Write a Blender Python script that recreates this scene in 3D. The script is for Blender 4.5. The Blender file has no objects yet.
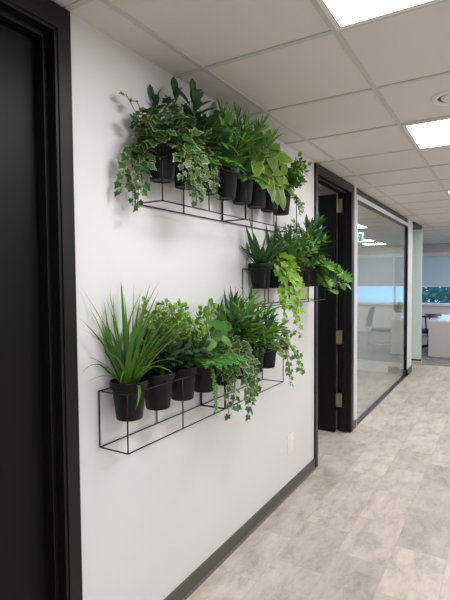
import bpy, bmesh, math, random
from mathutils import Vector, Matrix
V = Vector
PI = math.pi
scene = bpy.context.scene
col = scene.collection
H = 2.6                                   # ceiling height

# ------------------------------------------------------------------ materials
def s2l(c):
    c = c / 255.0
    return c / 12.92 if c <= 0.04045 else ((c + 0.055) / 1.055) ** 2.4
def rgb(r, g, b):
    return (s2l(r), s2l(g), s2l(b), 1.0)

def new_mat(name):
    m = bpy.data.materials.new(name)
    m.use_nodes = True
    nt = m.node_tree
    nt.nodes.clear()
    out = nt.nodes.new('ShaderNodeOutputMaterial')
    return m, nt, out

def plain(name, c, rough=0.5, metal=0.0, noise=0.0, nscale=20.0, spec=0.5, bump=0.0, bscale=80.0):
    m, nt, out = new_mat(name)
    b = nt.nodes.new('ShaderNodeBsdfPrincipled')
    b.inputs['Roughness'].default_value = rough
    b.inputs['Metallic'].default_value = metal
    b.inputs['Specular IOR Level'].default_value = spec
    tc = nt.nodes.new('ShaderNodeTexCoord')
    if noise > 0:
        n = nt.nodes.new('ShaderNodeTexNoise')
        n.inputs['Scale'].default_value = nscale
        n.inputs['Detail'].default_value = 4
        nt.links.new(tc.outputs['Object'], n.inputs['Vector'])
        mx = nt.nodes.new('ShaderNodeMix'); mx.data_type = 'RGBA'
        mx.inputs[6].default_value = tuple(x * (1 - noise) for x in c[:3]) + (1,)
        mx.inputs[7].default_value = tuple(min(1, x * (1 + noise)) for x in c[:3]) + (1,)
        nt.links.new(n.outputs['Fac'], mx.inputs[0])
        nt.links.new(mx.outputs[2], b.inputs['Base Color'])
    else:
        b.inputs['Base Color'].default_value = c
    if bump > 0:
        n2 = nt.nodes.new('ShaderNodeTexNoise')
        n2.inputs['Scale'].default_value = bscale
        nt.links.new(tc.outputs['Object'], n2.inputs['Vector'])
        bp = nt.nodes.new('ShaderNodeBump')
        bp.inputs['Strength'].default_value = bump
        bp.inputs['Distance'].default_value = 0.002
        nt.links.new(n2.outputs['Fac'], bp.inputs['Height'])
        nt.links.new(bp.outputs['Normal'], b.inputs['Normal'])
    nt.links.new(b.outputs[0], out.inputs[0])
    return m

def emit(name, c, strength):
    m, nt, out = new_mat(name)
    e = nt.nodes.new('ShaderNodeEmission')
    e.inputs[0].default_value = c
    e.inputs[1].default_value = strength
    nt.links.new(e.outputs[0], out.inputs[0])
    return m

def leafmat(name, c, rough=0.42, trans=0.15, vary=0.35):
    """one colour per leaf, a little brighter or darker from leaf to leaf"""
    m, nt, out = new_mat(name)
    geo = nt.nodes.new('ShaderNodeNewGeometry')
    b = nt.nodes.new('ShaderNodeBsdfPrincipled')
    b.inputs['Roughness'].default_value = rough
    b.inputs['Specular IOR Level'].default_value = 0.4
    mx = nt.nodes.new('ShaderNodeMix'); mx.data_type = 'RGBA'
    lo = (c[0] * (1 - vary), c[1] * (1 - vary * 0.8), c[2] * (1 - vary), 1)
    hi = (min(1, c[0] * (1 + vary * 1.3)), min(1, c[1] * (1 + vary)), c[2] * (1 + vary * 0.6), 1)
    mx.inputs[6].default_value = lo
    mx.inputs[7].default_value = hi
    nt.links.new(geo.outputs['Random Per Island'], mx.inputs[0])
    nt.links.new(mx.outputs[2], b.inputs['Base Color'])
    t = nt.nodes.new('ShaderNodeBsdfTranslucent')
    nt.links.new(mx.outputs[2], t.inputs['Color'])
    ms = nt.nodes.new('ShaderNodeMixShader')
    ms.inputs[0].default_value = trans
    nt.links.new(b.outputs[0], ms.inputs[1])
    nt.links.new(t.outputs[0], ms.inputs[2])
    nt.links.new(ms.outputs[0], out.inputs[0])
    return m

def glass_mat(name, tint, refl=1.0):
    """clear pane: mirror reflection by Fresnel, the rest passes straight through"""
    m, nt, out = new_mat(name)
    geo = nt.nodes.new('ShaderNodeNewGeometry')
    ior = nt.nodes.new('ShaderNodeMix'); ior.data_type = 'FLOAT'
    ior.inputs[2].default_value = 1.5
    ior.inputs[3].default_value = 1 / 1.5
    nt.links.new(geo.outputs['Backfacing'], ior.inputs[0])
    fr = nt.nodes.new('ShaderNodeFresnel')
    nt.links.new(ior.outputs[0], fr.inputs['IOR'])
    mu = nt.nodes.new('ShaderNodeMath'); mu.operation = 'MULTIPLY'
    mu.inputs[1].default_value = refl
    nt.links.new(fr.outputs[0], mu.inputs[0])
    tr = nt.nodes.new('ShaderNodeBsdfTransparent'); tr.inputs[0].default_value = tint
    gl = nt.nodes.new('ShaderNodeBsdfGlossy'); gl.inputs['Roughness'].default_value = 0.0
    ms = nt.nodes.new('ShaderNodeMixShader')
    nt.links.new(mu.outputs[0], ms.inputs[0])
    nt.links.new(tr.outputs[0], ms.inputs[1])
    nt.links.new(gl.outputs[0], ms.inputs[2])
    nt.links.new(ms.outputs[0], out.inputs[0])
    return m

def floor_mat():
    m, nt, out = new_mat('stone_vinyl_tile')
    N = nt.nodes.new; L = nt.links.new
    tc = N('ShaderNodeTexCoord')
    sep = N('ShaderNodeSeparateXYZ'); L(tc.outputs['Object'], sep.inputs[0])
    ax = N('ShaderNodeMath'); ax.operation = 'ADD'; ax.inputs[1].default_value = -0.55 + 20 * 0.285
    ay = N('ShaderNodeMath'); ay.operation = 'ADD'; ay.inputs[1].default_value = 0.02 + 20 * 0.485
    L(sep.outputs['X'], ax.inputs[0]); L(sep.outputs['Y'], ay.inputs[0])
    cmb = N('ShaderNodeCombineXYZ'); L(ay.outputs[0], cmb.inputs['X']); L(ax.outputs[0], cmb.inputs['Y'])
    br = N('ShaderNodeTexBrick')
    br.offset = 0.5; br.offset_frequency = 2; br.squash = 1
    br.inputs['Scale'].default_value = 1.0
    br.inputs['Mortar Size'].default_value = 0.0016
    br.inputs['Mortar Smooth'].default_value = 0.3
    br.inputs['Brick Width'].default_value = 0.485
    br.inputs['Row Height'].default_value = 0.285
    br.inputs['Color1'].default_value = (0, 0, 0, 1)
    br.inputs['Color2'].default_value = (1, 1, 1, 1)
    br.inputs['Mortar'].default_value = (0.35, 0.35, 0.35, 1)
    L(cmb.outputs[0], br.inputs['Vector'])
    # offset the stone pattern from tile to tile
    off = N('ShaderNodeVectorMath'); off.operation = 'MULTIPLY_ADD'
    off.inputs[1].default_value = (7.3, 3.1, 5.7)
    L(br.outputs['Color'], off.inputs[0]); L(tc.outputs['Object'], off.inputs[2])
    n1 = N('ShaderNodeTexNoise'); n1.inputs['Scale'].default_value = 6.0; n1.inputs['Detail'].default_value = 7
    n1.inputs['Roughness'].default_value = 0.74; n1.inputs['Distortion'].default_value = 0.25
    st = N('ShaderNodeVectorMath'); st.operation = 'MULTIPLY'; st.inputs[1].default_value = (1.7, 0.75, 1)
    L(off.outputs[0], st.inputs[0]); L(st.outputs[0], n1.inputs['Vector'])
    r1 = N('ShaderNodeValToRGB')
    r1.color_ramp.elements[0].position = 0.24; r1.color_ramp.elements[0].color = rgb(156, 146, 137)
    r1.color_ramp.elements[1].position = 0.70; r1.color_ramp.elements[1].color = rgb(227, 216, 205)
    e = r1.color_ramp.elements.new(0.5); e.color = rgb(206, 196, 186)
    L(n1.outputs['Fac'], r1.inputs[0])
    # light scratches
    n2 = N('ShaderNodeTexNoise'); n2.inputs['Scale'].default_value = 34; n2.inputs['Detail'].default_value = 6
    n2.inputs['Roughness'].default_value = 0.75; n2.inputs['Distortion'].default_value = 0.8
    L(off.outputs[0], n2.inputs['Vector'])
    r2 = N('ShaderNodeValToRGB')
    r2.color_ramp.elements[0].position = 0.55; r2.color_ramp.elements[0].color = (0, 0, 0, 1)
    r2.color_ramp.elements[1].position = 0.72; r2.color_ramp.elements[1].color = (0.8, 0.8, 0.8, 1)
    L(n2.outputs['Fac'], r2.inputs[0])
    m1 = N('ShaderNodeMix'); m1.data_type = 'RGBA'
    m1.inputs[7].default_value = rgb(224, 216, 208)
    L(r2.outputs[0], m1.inputs[0]); L(r1.outputs[0], m1.inputs[6])
    # tone of each tile
    m2 = N('ShaderNodeMix'); m2.data_type = 'RGBA'; m2.blend_type = 'MULTIPLY'
    m2.inputs[0].default_value = 1.0
    r3 = N('ShaderNodeValToRGB')
    r3.color_ramp.elements[0].color = (0.74, 0.735, 0.735, 1); r3.color_ramp.elements[1].color = (1.0, 0.985, 0.96, 1)
    L(br.outputs['Color'], r3.inputs[0]); L(m1.outputs[2], m2.inputs[6]); L(r3.outputs[0], m2.inputs[7])
    m3 = N('ShaderNodeMix'); m3.data_type = 'RGBA'
    mf = N('ShaderNodeMath'); mf.operation = 'MULTIPLY'; mf.inputs[1].default_value = 0.35
    L(br.outputs['Fac'], mf.inputs[0])
    m3.inputs[7].default_value = rgb(150, 142, 134)
    L(mf.outputs[0], m3.inputs[0]); L(m2.outputs[2], m3.inputs[6])
    b = N('ShaderNodeBsdfPrincipled'); b.inputs['Roughness'].default_value = 0.42
    b.inputs['Specular IOR Level'].default_value = 0.35
    L(m3.outputs[2], b.inputs['Base Color'])
    L(b.outputs[0], out.inputs[0])
    return m

def carpet_mat():
    m, nt, out = new_mat('grey_carpet_tile')
    N = nt.nodes.new; L = nt.links.new
    tc = N('ShaderNodeTexCoord')
    st = N('ShaderNodeVectorMath'); st.operation = 'MULTIPLY'; st.inputs[1].default_value = (3.0, 14, 1)
    L(tc.outputs['Object'], st.inputs[0])
    n = N('ShaderNodeTexNoise'); n.inputs['Scale'].default_value = 1.6; n.inputs['Detail'].default_value = 5
    L(st.outputs[0], n.inputs['Vector'])
    r = N('ShaderNodeValToRGB')
    r.color_ramp.elements[0].position = 0.35; r.color_ramp.elements[0].color = rgb(92, 90, 92)
    r.color_ramp.elements[1].position = 0.65; r.color_ramp.elements[1].color = rgb(160, 157, 156)
    L(n.outputs['Fac'], r.inputs[0])
    b = N('ShaderNodeBsdfPrincipled'); b.inputs['Roughness'].default_value = 0.95
    L(r.outputs[0], b.inputs['Base Color']); L(b.outputs[0], out.inputs[0])
    return m

def shade_mat():
    m, nt, out = new_mat('roller_shade_mesh')
    d = nt.nodes.new('ShaderNodeBsdfDiffuse'); d.inputs[0].default_value = rgb(200, 196, 196)
    t = nt.nodes.new('ShaderNodeBsdfTranslucent'); t.inputs[0].default_value = rgb(196, 186, 176)
    ms = nt.nodes.new('ShaderNodeMixShader'); ms.inputs[0].default_value = 0.35
    nt.links.new(d.outputs[0], ms.inputs[1]); nt.links.new(t.outputs[0], ms.inputs[2])
    nt.links.new(ms.outputs[0], out.inputs[0])
    return m

M = dict(
    wall=plain('white_wall_paint', rgb(225, 224, 224), 0.6, noise=0.012, nscale=3, bump=0.05, bscale=160, spec=0.3),
    ceil=plain('ceiling_tile_board', rgb(226, 221, 215), 0.9, noise=0.02, nscale=60, bump=0.15, bscale=220, spec=0.2),
    grid=plain('ceiling_grid_metal', rgb(205, 201, 196), 0.5),
    floor=floor_mat(), carpet=carpet_mat(),
    base=plain('grey_rubber_base', rgb(84, 83, 78), 0.5),
    black=plain('black_door_paint', rgb(12, 12, 13), 0.45, spec=0.22, noise=0.05, nscale=6),
    casing=plain('black_metal_frame_paint', rgb(15, 14, 16), 0.4, spec=0.35),
    steel=plain('brushed_steel_hinge', rgb(168, 158, 140), 0.35, metal=0.85, noise=0.15, nscale=60),
    wire=plain('black_powder_coated_wire', rgb(16, 15, 15), 0.45, spec=0.3),
    pot=plain('black_plastic_pot', rgb(10, 11, 14), 0.45, spec=0.3, noise=0.06, nscale=9),
    soil=plain('dark_potting_soil', rgb(45, 34, 27), 0.95, noise=0.5, nscale=90, bump=0.8, bscale=120),
    white=plain('white_plastic', rgb(236, 234, 231), 0.35),
    alu=plain('satin_white_aluminium', rgb(238, 238, 240), 0.4),
    blackmetal=plain('black_anodised_channel', rgb(26, 26, 28), 0.35),
    glass=glass_mat('clear_partition_glass', (0.95, 0.985, 0.97, 1)),
    winglass=glass_mat('window_glass', (0.93, 0.97, 0.98, 1), 0.6),
    green_panel=plain('pale_green_glazed_panel', rgb(228, 248, 242), 0.2),
    laminate=plain('pale_grey_laminate', rgb(206, 200, 196), 0.45, noise=0.02, nscale=12),
    desktop=plain('white_desk_laminate', rgb(232, 236, 242), 0.2),
    shade=shade_mat(),
    chair_black=plain('black_chair_mesh', rgb(24, 24, 27), 0.5),
    chair_blue=plain('navy_seat_fabric', rgb(38, 70, 120), 0.8, noise=0.15, nscale=50),
    chair_grey=plain('blue_grey_fabric', rgb(44, 78, 104), 0.8, noise=0.15, nscale=50),
    chrome=plain('polished_chair_metal', rgb(196, 198, 200), 0.2, metal=0.9),
    bark=plain('tree_bark', rgb(84, 72, 60), 0.9, noise=0.3, nscale=8),
    lawn=plain('mown_lawn', rgb(92, 118, 74), 0.95, noise=0.3, nscale=2),
    wood=plain('weathered_pole_wood', rgb(96, 88, 84), 0.9, noise=0.2, nscale=6),
    sign_green=emit('exit_sign_green', rgb(20, 150, 110), 2.5),
    sign_white=emit('exit_sign_white', rgb(235, 245, 240), 4.0),
    lamp=emit('led_panel_diffuser', (0.975, 0.985, 1.0, 1), 20.5),
    twig=plain('brown_green_stem', rgb(96, 98, 58), 0.7),
    stem=plain('green_stem', rgb(92, 122, 56), 0.6),
    ivy_dark=leafmat('ivy_green', rgb(54, 88, 50)),
    ivy_edge=leafmat('ivy_cream_edge', rgb(160, 182, 116), vary=0.15),
    ivy_mid=leafmat('plain_ivy_green', rgb(84, 122, 58)),
    ivy_lime=leafmat('lime_ivy_green', rgb(128, 176, 56), trans=0.3),
    ivy_lime_edge=leafmat('lime_ivy_edge', rgb(160, 196, 82), trans=0.3, vary=0.15),
    deep=leafmat('deep_green_leaf', rgb(52, 84, 50), rough=0.36),
    grass=leafmat('grass_blade_green', rgb(84, 128, 52), vary=0.5),
    spiky=leafmat('narrow_leaf_green', rgb(92, 138, 60), vary=0.5),
    broad=leafmat('broad_leaf_green', rgb(90, 140, 70), vary=0.45),
    hosta=leafmat('yellow_green_leaf', rgb(120, 156, 64), trans=0.28, vary=0.22),
    hosta_edge=leafmat('pale_leaf_margin', rgb(172, 196, 104), vary=0.15),
    bush=leafmat('small_leaf_green', rgb(96, 142, 62), vary=0.5),
    box=leafmat('bright_shoot_green', rgb(124, 166, 70), vary=0.4),
    fern=leafmat('fern_green', rgb(84, 140, 58), vary=0.45),
    palm=leafmat('palm_green', rgb(82, 128, 56), vary=0.6),
    drac=leafmat('glossy_dark_green', rgb(54, 98, 56), rough=0.34, vary=0.5),
    philo=leafmat('split_leaf_green', rgb(88, 138, 52), vary=0.45),
    round=leafmat('round_leaf_green', rgb(88, 138, 60), vary=0.35, trans=0.28),
    sedum=leafmat('sedum_green', rgb(98, 150, 60), vary=0.3),
    tree_a=leafmat('outdoor_tree_green', rgb(58, 88, 66), vary=0.5),
    tree_b=leafmat('outdoor_tree_blue_green', rgb(70, 104, 96), vary=0.5),
)

# ------------------------------------------------------------------ mesh builder
class MB:
    def __init__(self):
        self.v = []; self.f = []; self.m = []; self.sm = []
    def add(self, vs, fs, mat=0, smooth=False):
        b = len(self.v)
        self.v.extend(vs)
        for i, f in enumerate(fs):
            self.f.append([b + k for k in f])
            self.m.append(mat[i] if isinstance(mat, list) else mat)
            self.sm.append(smooth)
    def box(self, x0, x1, y0, y1, z0, z1, mat=0):
        vs = [V((x, y, z)) for x in (x0, x1) for y in (y0, y1) for z in (z0, z1)]
        self.add(vs, [(0, 1, 3, 2), (4, 6, 7, 5), (0, 4, 5, 1), (2, 3, 7, 6), (0, 2, 6, 4), (1, 5, 7, 3)], mat)
        return self
    def tube(self, pts, r, n=6, mat=0, cap=True):
        pts = [V(p) for p in pts]
        rs = r if isinstance(r, (list, tuple)) else [r] * len(pts)
        vs = []; fs = []
        for i, p in enumerate(pts):
            d = (pts[min(i + 1, len(pts) - 1)] - pts[max(i - 1, 0)])
            if d.length < 1e-9: d = V((0, 0, 1))
            d.normalize()
            a = d.cross(V((0, 0, 1)))
            if a.length < 0.05: a = d.cross(V((0, 1, 0)))
            a.normalize(); b = d.cross(a)
            for k in range(n):
                t = 2 * PI * k / n
                vs.append(p + (a * math.cos(t) + b * math.sin(t)) * rs[i])
        for i in range(len(pts) - 1):
            for k in range(n):
                k2 = (k + 1) % n
                fs.append((i * n + k, i * n + k2, (i + 1) * n + k2, (i + 1) * n + k))
        if cap:
            fs.append(tuple(reversed(range(n))))
            fs.append(tuple((len(pts) - 1) * n + k for k in range(n)))
        self.add(vs, fs, mat, True)
        return self
    def lathe(self, prof, n=32, c=(0, 0, 0), mat=0, smooth=True):
        c = V(c); vs = []; fs = []
        for r, z in prof:
            for k in range(n):
                t = 2 * PI * k / n
                vs.append(c + V((r * math.cos(t), r * math.sin(t), z)))
        for i in range(len(prof) - 1):
            for k in range(n):
                k2 = (k + 1) % n
                fs.append((i * n + k, i * n + k2, (i + 1) * n + k2, (i + 1) * n + k))
        self.add(vs, fs, mat, smooth)
        return self
    def poly(self, pts, mat=0):
        self.add([V(p) for p in pts], [tuple(range(len(pts)))], mat)
        return self
    def build(self, name, mats, parent=None, loc=None, bevel=0.0):
        me = bpy.data.meshes.new(name)
        me.from_pydata([tuple(p) for p in self.v], [], self.f)
        if not isinstance(mats, (list, tuple)): mats = [mats]
        for m in mats: me.materials.append(m)
        me.polygons.foreach_set('material_index', self.m)
        me.polygons.foreach_set('use_smooth', self.sm)
        me.update()
        o = bpy.data.objects.new(name, me)
        col.objects.link(o)
        if parent is not None: o.parent = parent
        if loc is not None: o.location = loc
        if bevel > 0:
            bv = o.modifiers.new('edge', 'BEVEL'); bv.width = bevel; bv.segments = 2; bv.limit_method = 'ANGLE'
        return o

def box(x0, x1, y0, y1, z0, z1): return MB().box(x0, x1, y0, y1, z0, z1)

def tag(o, label=None, cat=None, group=None, kind=None):
    if label: o['label'] = label
    if cat: o['category'] = cat
    if group: o['group'] = group
    if kind: o['kind'] = kind
    return o
def empty(name, loc=(0, 0, 0), rz=0.0):
    o = bpy.data.objects.new(name, None)
    o.empty_display_size = 0.05
    col.objects.link(o); o.location = loc; o.rotation_euler = (0, 0, rz)
    return o
def struct(name, mb, mat, label, cat, bevel=0.0):
    return tag(mb.build(name, mat, bevel=bevel), label, cat, None, 'structure')

# ------------------------------------------------------------------ room shell
T = 0.12
Y0, YE, YW, X1, XL, XR = -2.6, 9.36, 14.5, 4.3, -3.4, 4.6

fl = MB(); fl.poly([(XL, Y0, 0), (X1, Y0, 0), (X1, YE, 0), (XL, YE, 0)])
struct('floor', fl, M['floor'], 'beige stone-look vinyl tile floor of the corridor', 'floor')
cp = MB(); cp.poly([(-5, YE, 0), (XR, YE, 0), (XR, YW, 0), (-5, YW, 0)])
struct('floor_carpet', cp, M['carpet'], 'grey streaked carpet of the open office beyond the corridor', 'floor')
ce = box(-5, XR, Y0, YW + 0.1, H, H + 0.08)
struct('ceiling', ce, M['ceil'], 'suspended ceiling of square off-white tiles', 'ceiling')
# T-bar grid just under the tiles
GX = [0.165 + 0.625 * k for k in range(-8, 8)]
GY = [1.845 + 0.6575 * k for k in range(-6, 20)]
g = MB()
for x in GX: g.box(x - 0.012, x + 0.012, Y0, YW, H - 0.006, H + 0.001)
for y in GY: g.box(-5, XR, y - 0.012, y + 0.012, H - 0.0055, H + 0.0005)
struct('trim_1', g, M['grid'], 'white metal T-bar grid between the ceiling tiles', 'trim')

# doorways in the planter wall
D1a, D1b, D2a, D2b, DH1, DH2 = 0.16, 1.142, 3.815, 4.835, 2.53, 2.52
w = MB()
w.box(-T, 0, Y0, D1a, 0, H); w.box(-T, 0, D1b, D2a, 0, H)
w.box(-T, 0, D1a, D1b, DH1, H); w.box(-T, 0, D2a, D2b, DH2, H)
w.box(-T, 0, D2b, 5.05, 0, H)
struct('wall_left', w, M['wall'], 'white wall that carries the wire planters between two black doors', 'wall')
struct('wall_right', box(X1, X1 + T, Y0, YE, 0, H), M['wall'], 'plain white wall across the corridor from the plants', 'wall')
struct('wall_back', box(XL, X1, Y0 - T, Y0, 0, H), M['wall'], 'plain white wall closing the corridor behind the camera', 'wall')
struct('wall_outer', box(XL - T, XL, Y0, YE, 0, H), M['wall'], 'white wall at the back of the small offices', 'wall')
struct('wall_between', box(XL, -T, 4.93, 5.05, 0, H), M['wall'], 'white wall between the office with the black door and the glazed room', 'wall')
struct('wall_dividing', box(XL, -T, 1.6, 1.72, 0, H), M['wall'], 'white wall between the two offices behind the planter wall', 'wall')
# glazed room end wall, stub and post
e = MB(); e.box(XL, -T, 8.3, 8.42, 0, H); e.box(-T, 0.0, 8.14, 8.58, 0, H)
struct('wall_end', e, M['wall'], 'white end wall and post beyond the glass partition', 'wall')
# alcove beyond the post
struct('wall_alcove', box(-5, 0.02, 9.46, 9.54, 0.0, H), M['wall'], 'wall behind the pale green panel at the carpet edge', 'wall')
struct('trim_2', box(-2, 0.03, 8.58, 9.46, 2.545, H - 0.007), M['blackmetal'], 'black header over the alcove beyond the glass partition', 'trim')
struct('window_2', box(-1.4, 0.035, 9.40, 9.455, 0.09, 2.54), M['green_panel'], 'pale green glazed panel beyond the white post', 'window', 0.003)
struct('trim_3', box(-1.4, 0.045, 9.385, 9.455, 0.0, 0.062), M['laminate'], 'beige plinth under the pale green panel', 'trim')
struct('trim_4', box(-1.4, 0.04, 9.392, 9.456, 0.062, 0.09), M['blackmetal'], 'black bottom channel of the pale green panel', 'trim')

# baseboards
bb = MB(); bb.box(0, 0.01, 1.2, 3.757, 0, 0.085)
bb.add([V((0.01, 1.2, 0)), V((0.022, 1.2, 0)), V((0.01, 3.757, 0)), V((0.022, 3.757, 0)), V((0.01, 1.2, 0.012)), V((0.01, 3.757, 0.012))],
       [(0, 2, 3, 1), (1, 3, 5, 4), (0, 1, 4), (2, 5, 3)])
struct('baseboard_left', bb, M['base'], 'dark grey rubber baseboard along the planter wall', 'baseboard')
b2 = MB(); b2.box(0, 0.01, 4.93, 5.052, 0, 0.085); b2.box(-0.33, -T, 8.29, 8.3, 0, 0.11); b2.box(-0.02, 0.01, 8.13, 8.59, 0, 0.11); b2.box(-T, 0.01, 8.13, 8.14, 0, .11)
struct('baseboard_end', b2, M['base'], 'grey baseboard on the white posts beside the glass', 'baseboard')
b3 = MB(); b3.box(X1 - 0.012, X1, Y0, YE, 0, 0.085)
struct('baseboard_right', b3, M['base'], 'dark grey baseboard on the wall across the corridor', 'baseboard')

# ------------------------------------------------------------------ doors
def doorframe(name, ya, yb, zt, ztop, cw, label):
    m = MB()
    for s, y in ((-1, ya), (1, yb)):
        a, b = sorted((y, y + s * cw)); m.box(0, 0.016, a, b, 0, ztop)              # casing face
        a, b = sorted((y - s * 0.012, y + s * 0.004)); m.box(-T - 0.004, 0.010, a, b, 0, zt)   # bead and jamb
        a, b = sorted((y - s * 0.030, y - s * 0.012)); m.box(-0.075, -0.030, a, b, 0, zt)    # stop
        a, b = sorted((y, y + s * cw)); m.box(-T - 0.016, -T, a, b, 0, ztop)
    m.box(0, 0.0165, ya - cw, yb + cw, zt, ztop)
    m.box(-T - 0.0165, -T, ya - cw, yb + cw, zt, ztop)
    m.box(-T - 0.004, 0.010, ya, yb, zt - 0.012, zt + 0.004)
    m.box(-0.075, -0.030, ya, yb, zt - 0.030, zt - 0.012)
    return struct(name, m, M['casing'], label, 'trim', 0.002)
doorframe('trim_5', D1a, D1b, DH1 - 0.02, H - 0.008, 0.058, 'black frame around the closed black door')
doorframe('trim_6', D2a, D2b, DH2, H - 0.012, 0.06, 'black frame around the open black door')
# broad far casing of the open door
struct('trim_7', box(0, 0.014, D2b + 0.058, 4.925, 0, H - 0.012), M['casing'], 'black strip beside the open door frame', 'trim', 0.002)

d1 = empty('door_1', (-0.098, 0.647, 0)); tag(d1, 'closed black door filling the near edge of the picture', 'door', None, 'structure')
box(-0.022, 0.022, -0.465, 0.478, 0.008, DH1 - 0.036).build('leaf', M['black'], d1, bevel=0.002)
hh = MB(); hh.tube([(0.018, -0.40, 1.02), (0.030, -0.40, 1.02)], 0.028, 20); hh.tube([(0.03, -0.40, 1.02), (0.07, -0.40, 1.02), (0.07, -0.28, 1.02)], 0.010, 10)
hh.build('door_handle', M['steel'], d1)

# open door: hinged on the far jamb, swung into the office
d2 = empty('door_2', (-0.098, 4.80, 0)); tag(d2, 'black office door swung open on three steel hinges', 'door', None, 'structure')
box(-0.995, -0.036, -0.060, -0.016, 0.010, 2.494).build('leaf', M['black'], d2, bevel=0.002)
hh = MB(); hh.tube([(-0.92, -0.060, 1.02), (-0.92, -0.12, 1.02), (-0.80, -0.12, 1.02)], 0.010, 10)
hh.build('door_handle', M['steel'], d2)
for z in (2.305, 0.94, 0.275):
    m = MB()
    m.box(-0.024, -0.0195, -0.062, -0.014, z, z + 0.14)        # leaf on the door edge
    m.box(0.0, 0.046, 0.012, 0.0168, z, z + 0.14)              # leaf on the jamb (part of which shows)
    m.box(-0.024, 0.008, -0.018, 0.014, z + 0.002, z + 0.138)
    m.tube([(-0.006, -0.022, z - 0.004), (-0.006, -0.022, z + 0.144)], 0.0085, 10)
    m.box(-0.02, 0.03, -0.030, -0.024, z, z + 0.14)
    m.build('hinge', M['steel'], d2)

# ------------------------------------------------------------------ glass partition
w1 = empty('window_1', (0, 5.05, 0)); tag(w1, 'tall clear glass office partition with slim aluminium and black channels', 'window', None, 'structure')
L1 = 3.09
box(-0.085, -0.005, 0, L1, 2.525, 2.594).build('head_channel', M['blackmetal'], w1)
box(-0.080, 0.004, 0, L1, 2.475, 2.525).build('head_rail', M['alu'], w1)
p = MB(); p.box(-0.06, 0.002, 0.0, L1, 2.462, 2.475); p.box(-0.034, -0.022, L1 - 0.008, L1, 0.02, 2.475); p.box(-0.055, 0.003, 0.0, L1, 0, 0.014)
p.build('black_channel', M['blackmetal'], w1)
box(-0.060, 0.006, -0.012, 0.028, 0, 2.475).build('end_mullion', M['alu'], w1)
box(-0.034, -0.024, 0.02, L1 - 0.02, 0.012, 2.467).build('pane', M['glass'], w1)
box(-0.058, 0.010, L1, L1 + 0.04, 0.0, 2.525).build('end_post', M['alu'], w1)

# ------------------------------------------------------------------ ceiling lights
def ceiling_light(i, j, label, name='ceiling_light'):
    x0, x1 = GX[i] + 0.012, GX[i + 1] - 0.012
    y0, y1 = GY[j] + 0.012, GY[j + 1] - 0.012
    cx, cy = (x0 + x1) / 2, (y0 + y1) / 2
    r = empty(name, (cx, cy, H - 0.02)); tag(r, label, 'ceiling light', 'lit ceiling panels')
    hx, hy = (x1 - x0) / 2, (y1 - y0) / 2
    f = MB(); z0, z1 = 0.008, 0.018; t = 0.022
    f.box(-hx, hx, -hy, -hy + t, z0, z1); f.box(-hx, hx, hy - t, hy, z0, z1)
    f.box(-hx, -hx + t, -hy + t, hy - t, z0, z1); f.box(hx - t, hx, -hy + t, hy - t, z0, z1)
    f.build('frame', M['white'], r)
    d = MB(); d.poly([(-hx + t, -hy + t, 0.013), (-hx + t, hy - t, 0.013), (hx - t, hy - t, 0.013), (hx - t, -hy + t, 0.013)])
    d.build('diffuser', M['lamp'], r)
    return r
ix = 9                                             # the bay between x = 0.79 and x = 1.415
names = {2: 'lit square ceiling panel overhead behind the camera', 5: 'largest lit square ceiling panel, cut by the top edge over the near plants',
         8: 'lit square ceiling panel just beyond the round ceiling fixture', 12: 'lit square ceiling panel level with the start of the glass partition',
         16: 'lit square ceiling panel level with the far end of the glass partition', }
for j, lb in names.items(): ceiling_light(ix, j, lb)
ceiling_light(10, 21, 'lit square ceiling panel above the open office desks')
ceiling_light(10, 23, 'lit square ceiling panel nearest the far windows')
ceiling_light(5, 9, 'unseen added ceiling panel lighting the office behind the open black door')  # out of view, added so the office behind the door is lit

ceiling_light(6, 11, 'unseen added ceiling panel brightening the glazed room')  # hidden from the camera, added to brighten the room behind the glass
ceiling_light(12, 19, 'unseen added ceiling panel brightening the open office, nearest the corridor')  # added out of view to brighten the far office, as is the next
ceiling_light(12, 22, 'unseen added ceiling panel brightening the open office, nearest the windows')
for j, lb_ in ((2, 'behind the camera'), (5, 'across from the nearest plants'), (8, 'across from the open black door'), (12, 'across from the glass partition'), (16, 'across from the far end of the glass')):  # second row added out of view to even the light on the planter wall
    ceiling_light(12, j, 'unseen added ceiling panel evening the planter wall light, ' + lb_)
ceiling_light(5, 19, 'unseen added ceiling panel brightening the office behind the pale green panel')  # unseen, added to lift the brightness of the far office
# round recessed fixture
cf = empty('ceiling_diffuser', (1.135, 2.842, H)); tag(cf, 'round white recessed fixture in a ceiling tile beside a lit panel', 'ceiling fixture')
MB().lathe([(0.088, 0.0), (0.088, -0.004), (0.094, -0.012), (0.106, -0.014), (0.122, -0.006), (0.124, 0.0)], 48).build('rim', M['white'], cf)
MB().lathe([(0.092, -0.002), (0.06, -0.0015), (0.001, -0.0012)], 48).build('recess', M['blackmetal'], cf)
MB().lathe([(0.001, -0.018), (0.05, -0.017), (0.066, -0.010), (0.072, -0.003), (0.07, 0.0)], 48).build('cap', M['white'], cf)

# outlet plate
wo = empty('wall_outlet', (0, 3.24, 0.372)); tag(wo, 'white outlet cover plate low on the wall near the door frame', 'outlet')
box(0.0, 0.006, -0.058, 0.058, -0.068, 0.068).build('cover_plate', M['white'], wo, bevel=0.002)
box(0.006, 0.0085, -0.03, 0.03, -0.045, 0.045).build('socket', M['white'], wo, bevel=0.001)

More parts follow.
